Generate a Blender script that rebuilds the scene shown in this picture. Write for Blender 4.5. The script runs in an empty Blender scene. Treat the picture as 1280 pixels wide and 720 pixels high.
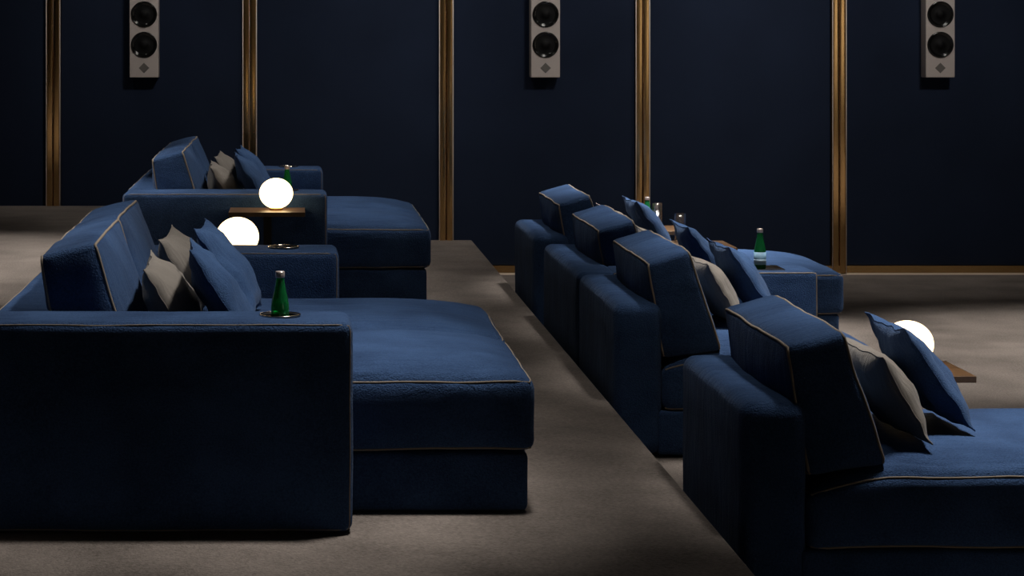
import bpy, bmesh, math, random
from mathutils import Vector, noise
random.seed(7)
C = bpy.context.scene.collection

# ------------------------------------------------------------------ camera
EYE = 1.653
cam_d = bpy.data.cameras.new('camera')
cam = bpy.data.objects.new('camera', cam_d); C.objects.link(cam)
cam.location = (0, 0, EYE); cam.rotation_euler = (math.radians(90), 0, 0)
cam_d.sensor_width = 36.0; cam_d.lens = 36.0 * 2685 / 1280
cam_d.shift_x = (640 - 370) / 1280; cam_d.shift_y = -(360 - 41) / 1280
cam_d.clip_end = 60
bpy.context.scene.camera = cam

# ------------------------------------------------------------------ world, exposure, lights
vs = bpy.context.scene.view_settings
vs.view_transform = 'Standard'; vs.look = 'None'; vs.gamma = 1.0
vs.use_curve_mapping = False; vs.exposure = 0.0
w = bpy.data.worlds.new('world'); bpy.context.scene.world = w; w.use_nodes = True
w.node_tree.nodes['Background'].inputs[0].default_value = (0.01, 0.014, 0.025, 1)
w.node_tree.nodes['Background'].inputs[1].default_value = 0.3

CEIL = 3.7
def spot(x, y, power, ang, blend=0.6, size=0.12, tx=None, ty=None, col=(1.0, 0.95, 0.89), z=CEIL - 0.03):
    d = bpy.data.lights.new('downlight_or_added_spot', 'SPOT')
    d.energy = power; d.spot_size = math.radians(ang); d.spot_blend = blend
    d.shadow_soft_size = size; d.color = col
    o = bpy.data.objects.new('downlight_or_added_spot', d); C.objects.link(o)
    o.location = (x, y, z)
    t = Vector((x if tx is None else tx, y if ty is None else ty, 0.3)) - o.location
    o.rotation_euler = t.to_track_quat('-Z', 'Y').to_euler()
    return o
# downlights over the upper seating row
for yy, pw, sz in ((6.5, 450, 0.16), (7.4, 150, 0.38), (8.2, 150, 0.38), (11.3, 250, 0.3), (12.1, 230, 0.38), (13.0, 200, 0.38)):
    spot(0.75, yy, pw, 48, 0.9, sz, tx=-0.35, ty=yy)
# downlights over the lower seating row
for yy, pw in ((6.65, 720), (8.8, 860), (10.3, 860), (11.9, 1500)):
    spot(2.15, yy, pw, 42, 0.9, 0.3, tx=2.1, ty=yy)
# aisle, screen side floor and the top platform behind the sofas
spot(1.15, 6.5, 30, 64, 1.0, 0.12)
spot(1.15, 7.7, 75, 64, 1.0, 0.12)
spot(1.15, 10.2, 60, 64, 1.0, 0.12)
spot(1.15, 12.4, 70, 64, 1.0, 0.12)
spot(4.6, 10.9, 800, 66, 0.5, 0.14)
spot(-1.9, 10.9, 520, 66, 0.5, 0.14)
spot(-1.5, 7.3, 260, 64, 0.8, 0.2)
# wall washers
for wx in (-0.6, 1.6, 3.6):
    spot(wx + 0.9, 11.6, 250, 66, 0.9, 0.25, tx=wx, ty=16.4)
for wx in (-1.6, 0.9, 2.4, 3.7):
    spot(wx, 14.2, 26, 80, 0.9, 0.1, ty=14.7)
# added unseen spots on the front wall, for reflections in the brass strips
spot(8.0, -0.3, 850, 80, 0.6, 0.1, ty=-1.9)
spot(5.2, -0.6, 160, 60, 0.9, 0.1, ty=-2.0)

# ------------------------------------------------------------------ materials
def mat(name, col, rough=0.6, metal=0.0, **kw):
    m = bpy.data.materials.new(name); m.use_nodes = True
    b = m.node_tree.nodes['Principled BSDF']
    b.inputs['Base Color'].default_value = (*col, 1)
    b.inputs['Roughness'].default_value = rough
    b.inputs['Metallic'].default_value = metal
    for k, v in kw.items():
        b.inputs[k.replace('_', ' ')].default_value = v
    return m
def fabric(name, c1, c2, scale, bump, bscale, sheen=0.0, big=2.0, sheen_tint=(1, 1, 1, 1), rough=0.9, fold=0.0):
    m = mat(name, c1, rough)
    nt = m.node_tree; N = nt.nodes; L = nt.links; b = N['Principled BSDF']
    tc = N.new('ShaderNodeTexCoord')
    n1 = N.new('ShaderNodeTexNoise'); n1.inputs['Scale'].default_value = scale; n1.inputs['Detail'].default_value = 3
    n2 = N.new('ShaderNodeTexNoise'); n2.inputs['Scale'].default_value = big; n2.inputs['Detail'].default_value = 4
    ad = N.new('ShaderNodeMath'); ad.operation = 'ADD'
    mu = N.new('ShaderNodeMath'); mu.operation = 'MULTIPLY'; mu.inputs[1].default_value = 0.5
    rp = N.new('ShaderNodeValToRGB')
    rp.color_ramp.elements[0].position = 0.32; rp.color_ramp.elements[0].color = (*c1, 1)
    rp.color_ramp.elements[1].position = 0.68; rp.color_ramp.elements[1].color = (*c2, 1)
    n3 = N.new('ShaderNodeTexNoise'); n3.inputs['Scale'].default_value = bscale; n3.inputs['Detail'].default_value = 2
    bp = N.new('ShaderNodeBump'); bp.inputs['Strength'].default_value = bump; bp.inputs['Distance'].default_value = 0.006
    for n in (n1, n2, n3): L.new(tc.outputs['Object'], n.inputs['Vector'])
    L.new(n1.outputs['Fac'], ad.inputs[0]); L.new(n2.outputs['Fac'], ad.inputs[1])
    L.new(ad.outputs[0], mu.inputs[0]); L.new(mu.outputs[0], rp.inputs[0])
    L.new(rp.outputs[0], b.inputs['Base Color'])
    L.new(n3.outputs['Fac'], bp.inputs['Height'])
    if fold:
        mp = N.new('ShaderNodeMapping'); mp.inputs['Scale'].default_value = (1.6, 9, 3)
        n4 = N.new('ShaderNodeTexNoise'); n4.inputs['Scale'].default_value = 2.2; n4.inputs['Detail'].default_value = 3; n4.inputs['Distortion'].default_value = 0.6
        b2 = N.new('ShaderNodeBump'); b2.inputs['Strength'].default_value = fold; b2.inputs['Distance'].default_value = 0.03
        L.new(tc.outputs['Object'], mp.inputs[0]); L.new(mp.outputs[0], n4.inputs['Vector'])
        L.new(n4.outputs['Fac'], b2.inputs['Height']); L.new(b2.outputs[0], bp.inputs['Normal'])
    L.new(bp.outputs[0], b.inputs['Normal'])
    b.inputs['Sheen Weight'].default_value = sheen
    b.inputs['Sheen Roughness'].default_value = 0.4
    b.inputs['Sheen Tint'].default_value = sheen_tint
    b.inputs['Specular IOR Level'].default_value = 0.12
    return m
M = {}
M['blue'] = fabric('blue_upholstery', (0.013, 0.031, 0.080), (0.042, 0.088, 0.198), 180, 0.75, 230, 0.12, 5, (0.55, 0.7, 1, 1), fold=0.45)
M['pillow_blue'] = fabric('blue_pillow_cloth', (0.018, 0.042, 0.105), (0.046, 0.096, 0.210), 200, 0.65, 260, 0.12, 6, (0.55, 0.7, 1, 1), fold=0.35)
M['grey'] = fabric('taupe_pillow_cloth', (0.15, 0.135, 0.12), (0.20, 0.18, 0.16), 400, 0.35, 600, 0.1, 6, fold=0.35)
M['pipe'] = mat('tan_piping', (0.22, 0.18, 0.14), 0.85)
M['carpet'] = fabric('taupe_carpet', (0.105, 0.089, 0.079), (0.275, 0.235, 0.210), 100, 1.0, 150, 0.1, 3.0)
M['wall'] = fabric('navy_velvet', (0.010, 0.0155, 0.032), (0.0155, 0.024, 0.050), 260, 0.3, 400, 0.10, 2.2, (0.5, 0.65, 1, 1))
M['dark'] = mat('dark_paint', (0.02, 0.022, 0.028), 0.9)
M['plaster'] = mat('reflector_plaster', (0.75, 0.70, 0.62), 0.8)  # pale finish chosen so the unseen front wall shows brightly in the brass
M['brass'] = mat('brushed_brass', (0.76, 0.48, 0.21), 0.19, 1.0)
M['pale_edge'] = mat('pale_edge_trim', (0.95, 0.83, 0.74), 0.4, 0.0)  # non-metal pale tone, bright edge lines put into the colour
M['bronze'] = mat('dark_bronze', (0.10, 0.055, 0.025), 0.4, 1.0)
M['cream'] = mat('cream_plinth', (0.90, 0.76, 0.60), 0.5)
M['black'] = mat('black_plastic', (0.006, 0.006, 0.007), 0.35)
M['rubber'] = mat('black_cone', (0.003, 0.003, 0.0035), 0.6, Specular_IOR_Level=0.15)
M['gloss'] = mat('black_gloss_ring', (0.006, 0.006, 0.006), 0.12)
M['speaker'] = mat('warm_grey_cabinet', (0.52, 0.46, 0.43), 0.5)
M['emblem'] = mat('dark_grey_emblem', (0.12, 0.11, 0.10), 0.5)
M['chrome'] = mat('chrome_ring', (0.75, 0.66, 0.58), 0.15, 1.0)
M['cap'] = mat('silver_cap', (0.72, 0.62, 0.60), 0.3, 0.6)
M['label'] = mat('pale_blue_label', (0.30, 0.52, 0.72), 0.5)
M['label_w'] = mat('white_label_band', (0.45, 0.62, 0.76), 0.5)
M['steel'] = mat('black_steel', (0.015, 0.014, 0.013), 0.45, 0.6)
M['green'] = mat('green_glass', (0.04, 0.50, 0.16), 0.05, Transmission_Weight=0.8, IOR=1.3)
def thin_glass():
    m = bpy.data.materials.new('clear_glass'); m.use_nodes = True
    nt = m.node_tree; N = nt.nodes; L = nt.links
    N.remove(N['Principled BSDF'])
    tr = N.new('ShaderNodeBsdfTransparent'); tr.inputs[0].default_value = (0.93, 0.94, 0.95, 1)
    gl = N.new('ShaderNodeBsdfGlossy'); gl.inputs['Roughness'].default_value = 0.05
    lw = N.new('ShaderNodeLayerWeight'); lw.inputs[0].default_value = 0.14
    mx = N.new('ShaderNodeMixShader')
    L.new(lw.outputs['Facing'], mx.inputs[0]); L.new(tr.outputs[0], mx.inputs[1]); L.new(gl.outputs[0], mx.inputs[2])
    L.new(mx.outputs[0], N['Material Output'].inputs[0])
    return m
M['glass'] = thin_glass()
g = mat('opal_glass', (0.9, 0.88, 0.82), 0.3)
b = g.node_tree.nodes['Principled BSDF']
b.inputs['Emission Color'].default_value = (1.0, 0.72, 0.36, 1); b.inputs['Emission Strength'].default_value = 4.2
M['opal'] = g
def wood():
    m = mat('walnut_veneer', (0.12, 0.06, 0.03), 0.35)
    nt = m.node_tree; N = nt.nodes; L = nt.links; b = N['Principled BSDF']
    tc = N.new('ShaderNodeTexCoord'); mp = N.new('ShaderNodeMapping'); mp.inputs['Scale'].default_value = (3, 22, 3)
    n = N.new('ShaderNodeTexNoise'); n.inputs['Scale'].default_value = 3; n.inputs['Detail'].default_value = 6; n.inputs['Distortion'].default_value = 1.2
    rp = N.new('ShaderNodeValToRGB')
    rp.color_ramp.elements[0].position = 0.3; rp.color_ramp.elements[0].color = (0.055, 0.028, 0.013, 1)
    rp.color_ramp.elements[1].position = 0.7; rp.color_ramp.elements[1].color = (0.15, 0.085, 0.042, 1)
    L.new(tc.outputs['Object'], mp.inputs[0]); L.new(mp.outputs[0], n.inputs['Vector']); L.new(n.outputs['Fac'], rp.inputs[0])
    L.new(rp.outputs[0], b.inputs['Base Color'])
    return m
M['wood'] = wood()

# ------------------------------------------------------------------ helpers
ORG = {}
def thing(name, loc, label, cat, group=None):
    o = bpy.data.objects.new(name, None); C.objects.link(o); o.location = loc
    o.empty_display_size = 0.1
    o['label'] = label; o['category'] = cat
    if group: o['group'] = group
    ORG[o] = Vector(loc)
    return o
def build(name, vf, m, parent=None, smooth=True):
    """vf = (world verts, faces): linked as one mesh, relative to the parent thing's origin"""
    v, f = vf
    off = ORG[parent] if parent else Vector((0, 0, 0))
    me = bpy.data.meshes.new(name)
    me.from_pydata([tuple(Vector(p) - off) for p in v], [], f)
    bm = bmesh.new(); bm.from_mesh(me)
    bmesh.ops.recalc_face_normals(bm, faces=bm.faces)
    bm.to_mesh(me); bm.free()
    if smooth:
        for p in me.polygons: p.use_smooth = True
    me.materials.append(M[m])
    o = bpy.data.objects.new(name, me); C.objects.link(o)
    if parent: o.parent = parent
    ORG[o] = off
    return o
def struct(name, vf, m, parent=None, smooth=False):
    o = build(name, vf, m, parent, smooth)
    if not parent: o['kind'] = 'structure'
    return o
def join(*vfs):
    V, F = [], []
    for v, f in vfs:
        n = len(V); V += list(v); F += [tuple(i + n for i in q) for q in f]
    return V, F
def box(x0, x1, y0, y1, z0, z1):
    v = [(x, y, z) for x in (x0, x1) for y in (y0, y1) for z in (z0, z1)]
    return v, [(0, 1, 3, 2), (4, 6, 7, 5), (0, 4, 5, 1), (2, 3, 7, 6), (0, 2, 6, 4), (1, 5, 7, 3)]
def axis(h, r, n, k):
    a = [-h + r * (1 - math.cos(math.pi / 2 * i / k)) for i in range(k)]
    inner = [-(h - r) + 2 * (h - r) * i / n for i in range(n + 1)]
    return a + inner + [-x for x in reversed(a)]
class RB:
    """rounded, optionally bulging box between two corners"""
    def __init__(s, lo, hi, r=0.02, bulge=(0, 0, 0), n=(4, 4, 4), k=3, wrinkle=0.0, warp=None, seed=0, bottom=True, ex=2.6):
        s.ex = ex
        s.c = (Vector(lo) + Vector(hi)) / 2; s.h = (Vector(hi) - Vector(lo)) / 2
        s.r = r; s.b = bulge; s.n = n; s.k = k; s.w = wrinkle; s.warp = warp; s.seed = seed; s.bottom = bottom
    def map(s, p):
        h, r = s.h, s.r
        q = Vector([max(-(h[i] - r), min(h[i] - r, p[i])) for i in range(3)])
        d = Vector(p) - q
        if d.length > 1e-9: q = q + d.normalized() * r
        u = [p[i] / h[i] for i in range(3)]
        for i in range(3):
            j, l = (i + 1) % 3, (i + 2) % 3
            if s.b[i]:
                a = s.b[i] * (1 - abs(u[j]) ** s.ex) * (1 - abs(u[l]) ** s.ex)
                if i == 2 and u[2] < 0 and not s.bottom: a = 0
                q[i] += a * u[i]
        q = q + s.c
        if s.warp: q = s.warp(q, u)
        if s.w:
            e = max(abs(x) for x in u)
            o = Vector((s.seed * 3.1, s.seed * 1.7, 0))
            nv = noise.noise_vector(q * 4.5 + o) * s.w + noise.noise_vector(q * 11 + o) * s.w * 0.45
            q = q + nv
        return q
    def mesh(s):
        ax = [axis(s.h[i], s.r, s.n[i], s.k) for i in range(3)]
        idx, V, F = {}, [], []
        def vid(p):
            key = tuple(round(x, 6) for x in p)
            if key not in idx:
                idx[key] = len(V); V.append(s.map(p))
            return idx[key]
        for i in range(3):
            j, l = (i + 1) % 3, (i + 2) % 3
            for sg in (-1, 1):
                for a in range(len(ax[j]) - 1):
                    for c in range(len(ax[l]) - 1):
                        q = []
                        for da, dc in ((0, 0), (1, 0), (1, 1), (0, 1)):
                            p = [0, 0, 0]; p[i] = sg * s.h[i]; p[j] = ax[j][a + da]; p[l] = ax[l][c + dc]
                            q.append(vid(p))
                        F.append(tuple(q if sg > 0 else q[::-1]))
        return V, F
    def loop(s, i, sg, rad, seg=24, out=0.3):
        """piping along the four edges round face i (sign sg)"""
        j, l = (i + 1) % 3, (i + 2) % 3
        pts = []
        cor = [(-1, -1), (1, -1), (1, 1), (-1, 1)]
        for e in range(4):
            a, c = cor[e], cor[(e + 1) % 4]
            for t in range(seg):
                f = t / seg
                p = [0, 0, 0]; p[i] = sg * s.h[i]
                p[j] = (a[0] + (c[0] - a[0]) * f) * s.h[j]; p[l] = (a[1] + (c[1] - a[1]) * f) * s.h[l]
                q = s.map(p); d = (q - s.c)
                n = Vector([0, 0, 0]); n[i] = sg; 
                m = Vector([0, 0, 0])
                if abs(p[j]) >= s.h[j] - 1e-6: m[j] = math.copysign(1, p[j])
                if abs(p[l]) >= s.h[l] - 1e-6: m[l] = math.copysign(1, p[l])
                pts.append(q + (n + m).normalized() * rad * out)
        return tube(pts, rad, True, 6)
def tube(pts, rad, closed=False, sides=6):
    V, F = [], []
    n = len(pts); pts = [Vector(p) for p in pts]
    up = None
    for i in range(n):
        a = pts[(i - 1) % n] if closed or i > 0 else pts[i]
        c = pts[(i + 1) % n] if closed or i < n - 1 else pts[i]
        t = (c - a).normalized()
        if up is None:
            up = Vector((0, 0, 1)) if abs(t.z) < 0.8 else Vector((1, 0, 0))
        s = t.cross(up)
        if s.length < 1e-5: s = t.cross(Vector((0.3, 1, 0.2)))
        s.normalize(); up = s.cross(t).normalized()
        for k in range(sides):
            an = 2 * math.pi * k / sides
            V.append(pts[i] + s * math.cos(an) * rad + up * math.sin(an) * rad)
    m = n if closed else n - 1
    for i in range(m):
        j = (i + 1) % n
        sh = 0
        if closed and i == n - 1:    # align the last ring with the first
            best = min(range(sides), key=lambda q: (V[i * sides] - V[q]).length); sh = best
        for k in range(sides):
            k2 = (k + 1) % sides
            F.append((i * sides + k, i * sides + k2, j * sides + (k2 + sh) % sides, j * sides + (k + sh) % sides))
    if not closed:
        F.append(tuple(range(sides))); F.append(tuple((n - 1) * sides + k for k in range(sides)))
    return V, F
def lathe(prof, cx, cy, cz, n=28, axis_='z'):
    """prof: list of (radius, height); closed at zero radii"""
    V, F = [], []
    rings = []
    for r, h in prof:
        ring = []
        if r < 1e-6:
            ring = [len(V)] * n; V.append((0, 0, h))
        else:
            for k in range(n):
                a = 2 * math.pi * k / n
                ring.append(len(V)); V.append((r * math.cos(a), r * math.sin(a), h))
        rings.append(ring)
    for a, c in zip(rings, rings[1:]):
        for k in range(n):
            q = [a[k], a[(k + 1) % n], c[(k + 1) % n], c[k]]
            u = []
            for x in q:
                if x not in u: u.append(x)
            if len(u) > 2: F.append(tuple(u))
    if axis_ == 'z': W = [(cx + x, cy + y, cz + z) for x, y, z in V]
    else: W = [(cx + x, cy - z, cz + y) for x, y, z in V]      # axis towards -Y
    return W, F
def carve(o, cutter_vf):
    """cut a real recess into a part; the cutter is removed again"""
    c = build('cutter', cutter_vf, 'black'); c.location = -ORG[o]
    c.parent = o.parent
    md = o.modifiers.new('cut', 'BOOLEAN'); md.operation = 'DIFFERENCE'; md.object = c; md.solver = 'EXACT'
    dg = bpy.context.evaluated_depsgraph_get(); dg.update()
    me = bpy.data.meshes.new_from_object(o.evaluated_get(dg))
    o.modifiers.clear(); old = o.data; o.data = me; me.name = old.name
    bpy.data.objects.remove(c)

# ------------------------------------------------------------------ the setting
P1, P2 = 0.235, 0.47
YW = 14.70
XE1, XE2 = 1.205, -0.893
XL, XR, YB = -5.0, 9.5, -2.0
struct('floor', box(XE1 - 0.2, XR, YB, YW, -0.15, 0.0), 'carpet')
pf = struct('floor_platform', RB((XE2 - 0.2, YB, -0.1), (XE1, YW, P1), 0.012, n=(2, 2, 2)).mesh(), 'carpet', smooth=True)
struct('floor_upper_platform', RB((XL, YB, -0.1), (XE2, YW, P2), 0.012, n=(2, 2, 2)).mesh(), 'carpet', smooth=True)
struct('ceiling', box(XL - 0.1, XR + 0.1, YB - 0.1, YW + 0.2, CEIL, CEIL + 0.1), 'dark')
struct('wall_left', box(XL - 0.1, XL, YB, YW, 0, CEIL), 'wall')
struct('wall_right', box(XR, XR + 0.1, YB, YW, 0, CEIL), 'dark')
struct('wall_front', box(XL, XR, YB - 0.1, YB, 0, CEIL), 'plaster')  # unseen wall, kept pale as a reflector for the brass
wb = struct('wall_back', box(XL, XR, YW + 0.03, YW + 0.15, 0, CEIL), 'dark')
PX = 245.2 / 2685 * YW
px0 = (67 - 370) / 2685 * YW
pil = [px0 + PX * i for i in range(-2, 8)]
pil = [p for p in pil if XL + 0.3 < p < XR - 0.3]
HW = 0.049
for a, c in zip(pil, pil[1:]):
    struct('wall_panel', RB((a + HW + 0.002, YW, 0.062), (c - HW - 0.002, YW + 0.03, CEIL), 0.006, n=(2, 2, 2)).mesh(), 'wall', wb, smooth=True)
for i, p in enumerate(pil):
    t = struct('trim_%d' % (i + 1), box(p - HW, p + HW, YW + 0.004, YW + 0.03, 0.0, CEIL), 'bronze')
    for a, c in ((-0.0425, -0.004), (0.004, 0.0425)):
        struct('brass_strip', RB((p + a, YW - 0.034, 0.0), (p + c, YW + 0.02, CEIL), 0.004, n=(1, 1, 1), k=4).mesh(), 'brass', t, smooth=True)
    for a in (-0.0465, 0.0465):
        struct('pale_fillet', tube([(p + a, YW - 0.034, 0.0), (p + a, YW - 0.034, CEIL)], 0.0036, False, 12), 'pale_edge', t, smooth=True)
    struct('pale_fillet', tube([(p - 0.0018, YW - 0.004, 0.0), (p - 0.0018, YW - 0.004, CEIL)], 0.0022, False, 12), 'pale_edge', t, smooth=True)  # added pale line, painted stand-in for the reflection on the groove's side
bb = struct('baseboard_back', box(XE1, XR, YW - 0.03, YW + 0.02, 0.014, 0.062), 'brass')
struct('plinth_strip', box(XE1, XR, YW - 0.034, YW, 0.0, 0.013), 'cream', bb)

# ------------------------------------------------------------------ sofas
def part_rb(name, rb, m, parent, loops=(), rad=0.003, pname='piping'):
    o = build(name, rb.mesh(), m, parent)
    if loops:
        build(pname, join(*[rb.loop(i, sg, rad) for i, sg in loops]), 'pipe', o)
    return o
def back_warp(xi, zf):
    """lean and taper of a back cushion against a rail whose inner face is at xi"""
    def f(q, u):
        s, t = (q.x - xi) / 0.2, (q.z - (zf + 0.37)) / 0.4
        x = (0.004 + (-0.058 - 0.004) * t) * (1 - s) + (0.235 + (0.112 - 0.235) * t) * s
        z = (0.385 + (0.757 - 0.385) * t) * (1 - s) + (0.415 + (0.802 - 0.415) * t) * s
        return Vector((xi + x, q.y, zf + z))
    return f
def back_cushion(parent, xi, zf, y0, y1, seed):
    rb = RB((xi, y0, zf + 0.37), (xi + 0.2, y1, zf + 0.77), 0.022, (0.03, 0.006, 0.012), (6, 14, 8), 3, 0.006, back_warp(xi, zf), seed)
    part_rb('back_cushion', rb, 'blue', parent, ((0, 1), (0, -1)), 0.0043)
def seat_cushion(parent, x0, x1, y0, y1, zf, seed, dip=True):
    def wp(q, u):
        k = max(0.0, 1 - (q.x - x0) / 0.30)
        top = (q.z - (zf + 0.18)) / 0.215
        if dip: q.z -= 0.05 * k * k * max(0, top) 
        return q
    rb = RB((x0, y0, zf + 0.182), (x1, y1, zf + 0.395), 0.032, (0.008, 0.004, 0.056), (16, 14, 4), 3, 0.005, wp, seed, False, 5.5)
    part_rb('seat_cushion', rb, 'blue', parent, ((2, 1), (2, -1)), 0.0032)
def cup_holder(parent, arm, x, y, z):
    carve(arm, lathe([(0, -0.060), (0.044, -0.060), (0.044, 0.05), (0, 0.05)], x, y, z, 40))
    h = build('cup_holder', lathe([(0, -0.055), (0.040, -0.055), (0.0415, -0.004), (0.0415, 0.002), (0.056, 0.003), (0.056, -0.002), (0.0432, -0.002), (0.0432, -0.0585), (0, -0.0585)], x, y, z, 44), 'black', parent)
    V, F = [], []
    pts = [(x + 0.0575 * math.cos(a), y + 0.0575 * math.sin(a), z + 0.0025) for a in [2 * math.pi * k / 44 for k in range(44)]]
    build('rim', tube(pts, 0.0028, True, 6), 'chrome', h)
def left_sofa(y, label):
    zf = P1; x0, xi, xa, xf = -0.887, -0.703, 0.160, 0.705
    s = thing('sofa', (x0 + 0.5, y + 1.1, zf), label, 'sofa', 'two-seat sofas with long seats on the middle platform')
    ya, yb, yc, yd = y, y + 0.27, y + 1.965, y + 2.245
    arms = []
    for a, c, sd in ((ya, yb, 1), (yc, yd, 2)):
        rb = RB((x0, a, zf + 0.006), (xa, c, zf + 0.60), 0.028, (0.003, 0.006, 0.003), (8, 3, 6), 4, 0.0025, None, sd)
        arms.append(part_rb('arm', rb, 'blue', s, ((1, -1), (1, 1)), 0.0019))
    part_rb('back_rail', RB((x0, yb - 0.004, zf + 0.006), (xi, yc + 0.004, zf + 0.60), 0.026, (0, 0, 0.003), (3, 10, 4), 4, 0.002), 'blue', s, ((0, -1),), 0.0019)
    build('base', RB((xi + 0.004, yb + 0.006, zf + 0.006), (xf - 0.02, yc - 0.006, zf + 0.180), 0.018, (0, 0, 0), (6, 8, 2), 3, 0.0015).mesh(), 'blue', s)
    ym = (yb + yc) / 2
    seat_cushion(s, xi + 0.004, xf, yb + 0.002, ym - 0.001, zf, y, False)
    seat_cushion(s, xi + 0.004, xf, ym + 0.001, yc - 0.002, zf, y + 3, False)
    back_cushion(s, xi, zf, yb + 0.006, ym - 0.001, y + 1)
    back_cushion(s, xi, zf, ym + 0.001, yc - 0.006, y + 5)
    for arm, yy in ((arms[0], (ya + yb) / 2), (arms[1], (yc + yd) / 2)):
        cup_holder(s, arm, -0.046, yy, zf + 0.603)
    return s
left_sofa(6.06, 'blue two-seat sofa nearest on the left, its black arm side facing the camera')
left_sofa(10.97, 'blue two-seat sofa further back on the middle platform, close to the end wall')

def module(name, label, xo, y0, y1, xf, arm=False, inset=0.0):
    zf = 0.0; xi = xo + 0.19
    s = thing(name, (xo + 0.6, (y0 + y1) / 2, zf), label, 'sofa')
    part_rb('back_rail', RB((xo, y0, zf + 0.012), (xi, y1, zf + 0.60), 0.042, (0, 0.004, 0.004), (3, 8, 6), 5, 0.0025, None, y0), 'blue', s)
    ys = y0 + 0.27 if arm else y0
    if arm:
        rb = RB((xi - 0.03, y0 + 0.001, zf + 0.012), (xo + 1.065, y0 + 0.27, zf + 0.60), 0.022, (0.003, 0.004, 0.003), (8, 3, 6), 4, 0.002, None, 3)
        a = part_rb('arm', rb, 'blue', s, ((1, -1),), 0.003)
        tx0, tx1, ty0, ty1 = xi + 0.43, xo + 0.93, y0 + 0.05, y0 + 0.22
        carve(a, box(tx0, tx1, ty0, ty1, zf + 0.588, zf + 0.7))
        t = build('recessed_tray', join(box(tx0 + 0.001, tx1 - 0.001, ty0 + 0.001, ty1 - 0.001, zf + 0.588, zf + 0.593)), 'black', s, False)
        fr = []
        for bx in ((tx0, tx1, ty0, ty0 + 0.004), (tx0, tx1, ty1 - 0.004, ty1), (tx0, tx0 + 0.004, ty0, ty1), (tx1 - 0.004, tx1, ty0, ty1)):
            fr.append(box(*bx, zf + 0.589, zf + 0.606))
        build('tray_rim', join(*fr), 'chrome', t, False)
    build('base', RB((xi - 0.02, ys + inset + 0.001, zf + 0.012), (xf - 0.022, y1 - 0.01, zf + 0.182), 0.016, (0, 0, 0), (6, 5, 2), 3, 0.0015).mesh(), 'blue', s)
    seat_cushion(s, xi + 0.002, xf, ys + 0.006, y1 - 0.01, zf, y0 + 2)
    back_cushion(s, xi, zf, ys + 0.03, min(y1 - 0.03, ys + 0.98), y0)
    return s
module('sofa_module', 'armless blue module with long seat nearest on the lower floor, cut by right edge', 1.265, 6.10, 7.06, 2.84)
module('sofa_module', 'armless blue seat module second from the camera in the lower row', 1.235, 8.34, 9.40, 2.30)
module('sofa_module', 'blue seat module with an arm that holds a recessed black tray and bottle', 1.235, 9.46, 10.74, 2.30, True)
module('sofa_module', 'armless blue sofa module with long seat furthest back in the lower row', 1.235, 11.20, 12.16, 2.86, False, 0.01)

# ------------------------------------------------------------------ pillows
def pillow(label, kind, bx, bz, yc, wid, hgt, ang, yaw=0.0, thick=0.075, seed=0, roll=0.0):
    m = 'pillow_blue' if kind == 'blue' else 'grey'
    cat_group = 'blue scatter pillows on the sofas' if kind == 'blue' else 'taupe bolster pillows on the sofas'
    a = math.radians(ang)
    up = Vector((-math.cos(a), 0, math.sin(a))); side = Vector((0, 1, 0)); nrm = Vector((math.sin(a), 0, math.cos(a)))
    side = (side * math.cos(roll) + up * math.sin(roll)).normalized(); up = nrm.cross(side)
    if up.z < 0: up = -up
    cyw, syw = math.cos(yaw), math.sin(yaw)
    rz = lambda v: Vector((v.x * cyw - v.y * syw, v.x * syw + v.y * cyw, v.z))
    up, side, nrm = rz(up), rz(side), rz(nrm)
    cen = Vector((bx, yc, bz)) + Vector((-math.cos(a), 0, math.sin(a))) * hgt / 2
    N = 22
    t = thing('pillow', (bx, yc, bz), label, 'pillow', cat_group)
    def outline(u, v):
        x = u * (1 - 0.10 * (1 - v * v) * abs(u)) * wid / 2
        y = v * (1 - 0.10 * (1 - u * u) * abs(v)) * hgt / 2
        return x, y
    def pt(u, v, s):
        x, y = outline(u, v)
        th = thick * ((1 - abs(u) ** 2.2) * (1 - abs(v) ** 2.2)) ** 0.6
        th *= 1 - 0.12 * max(0, v)                       # fuller towards the bottom
        fold = noise.noise(Vector((u * 2.3 + seed, v * 1.6 - seed, s * 2.0))) * 0.016 + noise.noise(Vector((u * 5 + seed, v * 4, s))) * 0.006
        e = min(1.0, 3 * (1 - max(abs(u), abs(v))))
        ed = noise.noise(Vector((u * 3 + seed * 2, v * 3, 4))) * 0.012
        return cen + side * x + up * y + nrm * (s * (th + fold * e) + ed * (1 - e * 0.5))
    V, F, idx = [], [], {}
    g = [math.sin(math.pi / 2 * (-1 + 2 * i / N)) for i in range(N + 1)]
    for s in (1, -1):
        for i in range(N + 1):
            for j in range(N + 1):
                edge = i in (0, N) or j in (0, N)
                k = (i, j, 0 if edge else s)
                if k not in idx:
                    idx[k] = len(V)
                    V.append((pt(g[i], g[j], 1) + pt(g[i], g[j], -1)) / 2 if edge else pt(g[i], g[j], s))
        for i in range(N):
            for j in range(N):
                q = []
                for di, dj in ((0, 0), (1, 0), (1, 1), (0, 1)):
                    ii, jj = i + di, j + dj
                    q.append(idx[(ii, jj, 0 if ii in (0, N) or jj in (0, N) else s)])
                F.append(tuple(q if s > 0 else q[::-1]))
    build('pillow_cover', (V, F), m, t)
    ring = [(i, 0) for i in range(N)] + [(N, j) for j in range(N)] + [(N - i, N) for i in range(N)] + [(0, N - j) for j in range(N)]
    build('edge_seam', tube([V[idx[(i, j, 0)]] for i, j in ring], 0.0025, True, 5), m, t)
    return t
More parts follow.
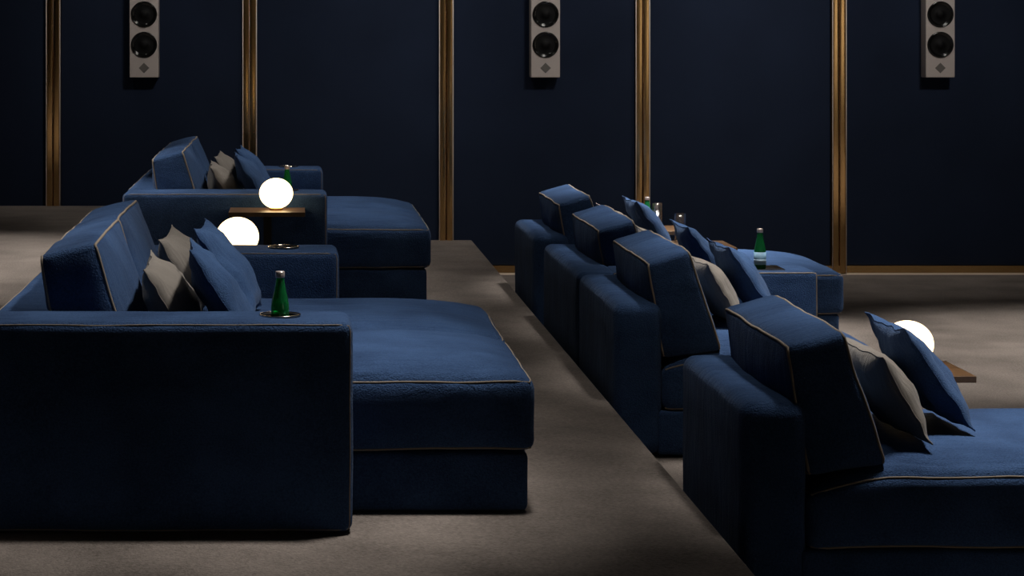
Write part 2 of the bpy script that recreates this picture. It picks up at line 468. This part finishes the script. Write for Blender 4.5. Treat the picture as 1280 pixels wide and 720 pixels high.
def left_pillows(y, names):
    pillow(names[0], 'grey', -0.315, P1 + 0.463, y + 0.60, 0.58, 0.29, 60, 0.03, 0.07, y + 1)
    pillow(names[1], 'grey', -0.315, P1 + 0.463, y + 1.52, 0.58, 0.29, 60, -0.02, 0.07, y + 2)
    pillow(names[2], 'blue', -0.128, P1 + 0.466, y + 0.52, 0.40, 0.362, 57, 0.04, 0.058, y + 3)
    pillow(names[3], 'blue', -0.130, P1 + 0.466, y + 1.24, 0.40, 0.362, 57, -0.05, 0.058, y + 4)
left_pillows(6.06, ('taupe pillow on the nearest left sofa, the nearer of its two taupe ones',
                    'taupe pillow on the nearest left sofa, the further of its two taupe ones',
                    'blue pillow on the nearest left sofa, front one of its two blue pillows',
                    'blue pillow on the nearest left sofa, beside the round glowing lamp'))
left_pillows(10.97, ('taupe pillow on the left sofa by the end wall, nearer of its pair',
                     'taupe pillow on the left sofa by the end wall, further of its pair',
                     'blue pillow on the left sofa by the end wall, nearer of its pair',
                     'blue pillow on the left sofa by the end wall, tip beside the glowing brass strip'))
def row_pillows(dx, yg, yb, seed, lg, lb):
    pillow(lg, 'grey', 1.835 + dx, 0.463, yg, 0.58, 0.29, 60, 0.02, 0.07, seed)
    pillow(lb, 'blue', 2.018 + dx, 0.467, yb, 0.40, 0.368, 55, 0.03, 0.064, seed + 2)
row_pillows(0.0, 6.50, 6.60, 2, 'taupe pillow on the nearest lower module at right, against its back cushion',
            'blue pillow on the nearest lower module at right, hiding part of the lamp')
row_pillows(-0.03, 8.98, 9.06, 5, 'taupe pillow on the second lower module, bright right edge showing',
            'blue pillow on the second lower module, left of the bottle tray')
row_pillows(-0.03, 10.2, 9.98, 8, 'taupe pillow mostly hidden behind the back cushion of the lower module with the tray arm',
            'blue pillow on the lower module with the tray arm, in front of the tumblers')
row_pillows(-0.03, 11.55, 11.45, 12, 'taupe pillow on the furthest lower module, only a thin strip showing',
            'blue pillow on the furthest lower module, beside the bottle by the wall')

# ------------------------------------------------------------------ side tables, lamps
def side_table(x0, x1, y0, y1, ztop, zf, label, ypost):
    t = thing('side_table', ((x0 + x1) / 2, (y0 + y1) / 2, zf), label, 'side table', 'wooden side tables beside the sofas')
    build('tabletop', RB((x0, y0, ztop - 0.022), (x1, y1, ztop), 0.002, n=(1, 1, 1), k=2).mesh(), 'wood', t, False)
    xm = (x0 + x1) / 2
    build('post', box(xm - 0.02, xm + 0.02, ypost - 0.006, ypost + 0.006, zf + 0.008, ztop - 0.022), 'steel', t, False)
    build('foot', box(xm - 0.10, xm + 0.10, y0 + 0.03, y1 - 0.03, zf + 0.0, zf + 0.008), 'steel', t, False)
side_table(-0.335, 0.045, 10.655, 10.955, P1 + 0.527, P1, 'wooden side table with a glowing globe before the far left sofa', 10.93)
side_table(-0.46, -0.10, 8.325, 8.66, P1 + 0.527, P1, 'wooden side table hidden behind the second arm of the nearest left sofa', 8.36)
side_table(1.80, 2.245, 7.085, 7.42, 0.520, 0.0, 'wooden side table with a globe lamp behind the nearest lower module', 7.12)
side_table(1.80, 2.22, 10.80, 11.17, 0.572, 0.0, 'wooden side table between two lower modules, holding one tumbler', 10.83)
side_table(1.80, 2.25, 12.19, 12.56, 0.527, 0.0, 'wooden side table by the end wall with bottle and tumbler', 12.22)
def lamp(x, y, z, label):
    t = thing('globe_lamp', (x, y, z), label, 'lamp', 'glowing globe lamps')
    a, b_ = 0.085, 0.077
    prof = [(a * math.sin(math.pi * k / 20) if 0 < k < 20 else 0, 0.006 + b_ + -b_ * math.cos(math.pi * k / 20)) for k in range(21)]
    build('globe', lathe(prof, x, y, z, 36), 'opal', t)
    build('base_ring', lathe([(0, 0), (0.034, 0), (0.034, 0.012), (0.0, 0.012)], x, y, z, 28), 'brass', t)
lamp(-0.100, 10.81, P1 + 0.527, 'glowing white globe lamp on the open wooden shelf table, further back')
lamp(-0.232, 8.52, P1 + 0.527, 'glowing white globe lamp behind the arm of the nearest left sofa')
lamp(2.068, 7.26, 0.520, 'glowing white globe lamp at right, half hidden by a blue pillow')

# ------------------------------------------------------------------ bottles and tumblers
def bottle(x, y, z, label, lab=True):
    t = thing('bottle', (x, y, z), label, 'bottle', 'small green glass bottles')
    r = 0.0262; H = 0.182
    out = [(0, 0), (r * 0.85, 0), (r, 0.006), (r, 0.078), (r * 0.96, 0.090), (r * 0.85, 0.106), (r * 0.69, 0.124), (r * 0.55, 0.142), (r * 0.46, 0.158), (r * 0.44, H - 0.012)]
    inn = [(max(0, q - 0.002), h + 0.003 if i < 3 else h) for i, (q, h) in enumerate(out)][::-1]
    build('glass_body', lathe(out + inn, x, y, z, 28), 'green', t)
    build('cap', lathe([(0, H - 0.018), (0.0132, H - 0.018), (0.0136, H - 0.016), (0.0136, H - 0.002), (0.012, H), (0, H)], x, y, z, 24), 'cap', t)
    if lab:
        l = build('paper_label', lathe([(r + 0.0003, 0.022), (r + 0.0008, 0.022), (r + 0.0008, 0.078), (r + 0.0003, 0.078)], x, y, z, 28), 'label', t)
        build('label_band', lathe([(r + 0.0009, 0.034), (r + 0.0012, 0.034), (r + 0.0012, 0.046), (r + 0.0009, 0.046)], x, y, z, 28), 'label_w', l)
def at(px, Y): return (px - 370) / 2685 * Y
bottle(-0.046, 6.06 + 0.135, P1 + 0.5485, 'green bottle sunk in the cup holder of the nearest left sofa arm', False)
bottle(-0.046, 10.97 + 0.135, P1 + 0.5485, 'green bottle on the far left sofa arm, behind a globe lamp', False)
bottle(at(950, 9.63), 9.63, 0.5932, 'green bottle with pale label standing in the black arm tray')
bottle(at(809, 12.36), 12.36, 0.527, 'green bottle beside a tumbler on the side table by the wall')
def tumbler(x, y, z, label):
    t = thing('tumbler', (x, y, z), label, 'glass', 'clear tumblers')
    r, H, w_ = 0.029, 0.148, 0.0018
    build('glass_wall', lathe([(0, 0), (r - 0.002, 0), (r, 0.003), (r, H), (r - w_, H), (r - w_, 0.014), (0, 0.012)], x, y, z, 28), 'glass', t)
tumbler(at(821.5, 12.33), 12.33, 0.527, 'clear tumbler beside the green bottle on the side table by the wall')
tumbler(at(850, 11.1), 11.10, 0.572, 'clear tumbler standing alone on the side table between lower modules')

# ------------------------------------------------------------------ wall speakers
def speaker(px, label):
    y0 = 14.58; x = (px - 370) / 2685 * y0
    zb = EYE - (97 - 41) / 2685 * y0
    t = thing('wall_speaker', (x, YW, zb), label, 'speaker', 'slim speakers on the end wall')
    hw = 0.0985
    build('cabinet', RB((x - hw, y0, zb), (x + hw, YW, zb + 0.98), 0.006, n=(2, 2, 2)).mesh(), 'speaker', t)
    for yy in (18, 56, -20):
        z = EYE - (yy - 41) / 2685 * y0
        R = 0.089
        wf = build('woofer', lathe([(0.070, 0.001), (0.056, -0.0 + 0.0006), (0.030, 0.0005), (0.026, 0.004), (0.016, 0.009), (0, 0.011)], x, y0, z, 36, 'y'), 'rubber', t)
        build('surround', lathe([(R, 0), (R, 0.006), (R - 0.004, 0.011), (R - 0.010, 0.010), (R - 0.014, 0.003), (R - 0.019, 0.006), (R - 0.024, 0.001)], x, y0, z, 44, 'y'), 'gloss', wf)
    z = EYE - (85 - 41) / 2685 * y0
    d = 0.036
    V = [(x - d, y0, z), (x, y0, z - d), (x + d, y0, z), (x, y0, z + d), (x - d * .9, y0 - 0.004, z), (x, y0 - 0.004, z - d * .9), (x + d * .9, y0 - 0.004, z), (x, y0 - 0.004, z + d * .9)]
    build('diamond_badge', (V, [(0, 1, 2, 3), (4, 5, 6, 7), (0, 1, 5, 4), (1, 2, 6, 5), (2, 3, 7, 6), (3, 0, 4, 7)]), 'emblem', t, False)
speaker(180, 'slim grey wall speaker above the far left sofa, leftmost of three')
speaker(682, 'slim grey wall speaker in the middle of the end wall')
speaker(1175.5, 'slim grey wall speaker at right, rightmost of three')
